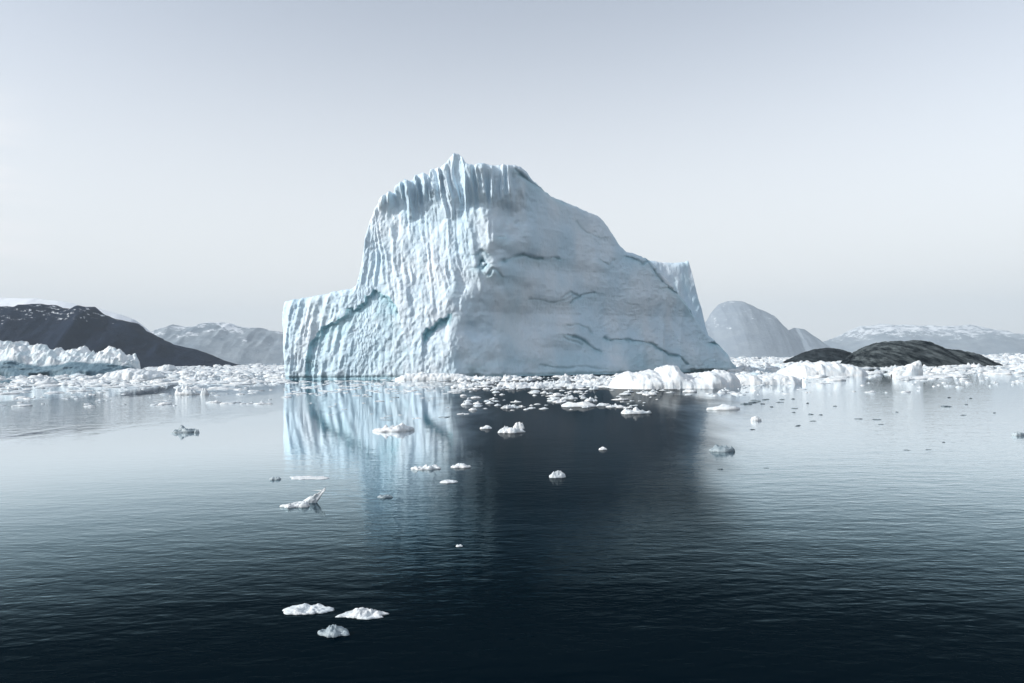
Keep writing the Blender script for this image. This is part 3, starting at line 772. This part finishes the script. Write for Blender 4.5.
scatter(16, 700, 1030, 60, 125, 2.5, 8, 'specks', mat='clear', bias=1.2, asp=(0.1, 0.24))
# where a piece lies, told by what stands above it
CELLS = {
 'left': (((0, 'before the long low left iceberg'), (75, 'before the low left iceberg tip'), (140, 'below the dark mountain slope'), (195, 'below the mountain slope foot'), (240, 'just left of the great iceberg')),
          ((0, 'far in the ice belt'), (18, 'mid ice belt'), (26, 'outer edge of the ice belt')), 'pale floe', 'floes of the left ice belt'),
 'lit': (((0, 'at the left corner of the great iceberg'), (340, 'under the blue ice arch'), (400, 'under the short blue ledge')),
         ((0, 'close in'), (28, 'farther out')), 'thin pale floe', 'pale floes below the sunlit berg face'),
 'dark': (((0, 'below the prow of the great iceberg'), (510, 'below the middle of the shaded face'), (570, 'left of the peaked white heap'), (625, 'below the peaked white heap'), (690, 'at the great iceberg right foot')),
          ((0, 'close in'), (25, 'a little way out'), (34, 'far out')), 'white floe', 'small floes on the dark water'),
 'right': (((0, 'below the rounded far mountain'), (785, 'below the smaller black islet'), (860, 'below the grey islet left half'), (930, 'below the grey islet right half'), (985, 'at the right border')),
           ((0, 'far in the ice belt'), (15, 'mid ice belt'), (23, 'outer edge of the ice belt')), 'pale floe', 'floes of the right ice belt'),
 'specks': (((0, 'below the smaller black islet'), (860, 'below the larger grey islet'), (960, 'near the right border')),
            ((0, 'nearest the ice belt'), (60, 'half way out'), (85, 'far out')), 'dark scrap of clear ice', 'dark ice scraps on the bright water'),
}
protos = {}
for mk, mt in (('white', M_WHITE), ('grey', M_GREY), ('clear', M_CLEAR), ('blue', M_BLUE)):
    protos[mk] = [chunk_mesh('ice_floe', mt, 500 + i * 7, 1, 1, 1, nth=26, nr=8, lump=0.5 + 0.12 * i, ragged=0.42 + 0.06 * (i % 4), below=0.4) for i in range(8)]
pieces.sort(key=lambda p: -p[2] * (p[3] + 1.5))
def dims(p):
    px, py, w, h, mk, zone = p
    c = on_water(px, py); m = c.y / F_PX
    g = CAM_H / c.y
    ww = w * m; dd = min(ww * rnd.uniform(.5, .9), 0.5 * h * m / g + .3 * ww); hh = max(h * m - dd * g, 0.5 * h * m)
    if zone == 'lit': hh *= 0.6
    return c, ww, dd, hh
inview = [p for p in pieces if -2 < p[0] < 1026 and not (290 < p[0] < 730 and p[1] < horizon(p[0]) + 18.5)]
quota = {'left': 62, 'lit': 34, 'dark': 66, 'right': 62, 'specks': 40}
big = []
for p in inview:
    if quota[p[5]] > 0: quota[p[5]] -= 1; big.append(p)
ids = set(id(p) for p in big)
rest_ids = [p for p in pieces if id(p) not in ids and p[5] != 'specks']
seen_cells = {}
for p in big:
    c, ww, dd, hh = dims(p)
    mk = p[4] if p[4] != 'mix' else rnd.choice(('white', 'grey'))
    if mk == 'white' and p[5] in ('left', 'right') and p[2] < 14 and rnd.random() < .2: mk = 'blue'
    kind = 'ice_scrap' if p[5] == 'specks' else 'ice_floe'
    o = bpy.data.objects.new(kind, rnd.choice(protos[mk]))
    o.scale = (ww, dd, hh)
    o.location = (c.x, c.y + dd / 2, 0)
    o.rotation_euler.z = rnd.choice((0, math.pi)) + rnd.uniform(-.35, .35)
    COL.objects.link(o)
    cols, rows, what, gr = CELLS[p[5]]
    cx = [t for x, t in cols if p[0] >= x][-1] if p[0] >= 0 else cols[0][1]
    cy = [t for y, t in rows if p[1] - horizon(p[0]) >= y][-1]
    k = seen_cells.get((cx, cy, p[5]), 0); seen_cells[(cx, cy, p[5])] = k + 1
    pre = ('largest ', 'second largest ', 'smaller ')[min(k, 2)]
    tag(o, ' '.join((pre + what + ' ' + cx + ', ' + cy).split()), 'ice scrap' if kind == 'ice_scrap' else 'ice floe', gr)
# everything smaller, and the far pack out to the horizon
far = []
for _ in range(2600):
    side = rnd.random()
    px = rnd.uniform(-60, 300) if side < .5 else rnd.uniform(690, 1090)
    dy = 1.2 + 9.0 * rnd.random() ** 0.8
    if px < 145: continue
    w = rnd.uniform(3.5, 13) * (0.4 + dy / 12)
    far.append((px, horizon(px) + dy, w, w * rnd.uniform(.08, .22), 'white', 'far'))
def mass(name, items, nth=12, nr=3):
    Vs, Fs, Ts, n = [], [], [], 0
    pr = [chunk(700 + i * 5, 1, 1, 1, nth=nth, nr=nr, lump=1.0, ragged=0.55, below=0.3) for i in range(10)]
    for p in items:
        c, ww, dd, hh = dims(p)
        V, Fq, T = rnd.choice(pr)
        a = rnd.choice((0, math.pi)) + rnd.uniform(-.4, .4)
        Q = V * (ww, dd, hh)
        Q = np.stack([Q[:, 0] * math.cos(a) - Q[:, 1] * math.sin(a) + c.x, Q[:, 0] * math.sin(a) + Q[:, 1] * math.cos(a) + c.y + dd / 2, Q[:, 2]], -1)
        Vs.append(Q); Fs.append(Fq + n); Ts.append(T + n); n += len(V)
    V = np.concatenate(Vs); Fq = np.concatenate(Fs); T = np.concatenate(Ts)
    tris = np.concatenate([Fq[:, [0, 1, 2]], Fq[:, [0, 2, 3]], T])
    return tag(link(name, mesh_from(name, V, tris, M_BRASH)), kind='stuff')
o = mass('pack_ice', rest_ids + far)
tag(o, 'loose field of small broken white ice stretching to the far shore', 'pack ice')
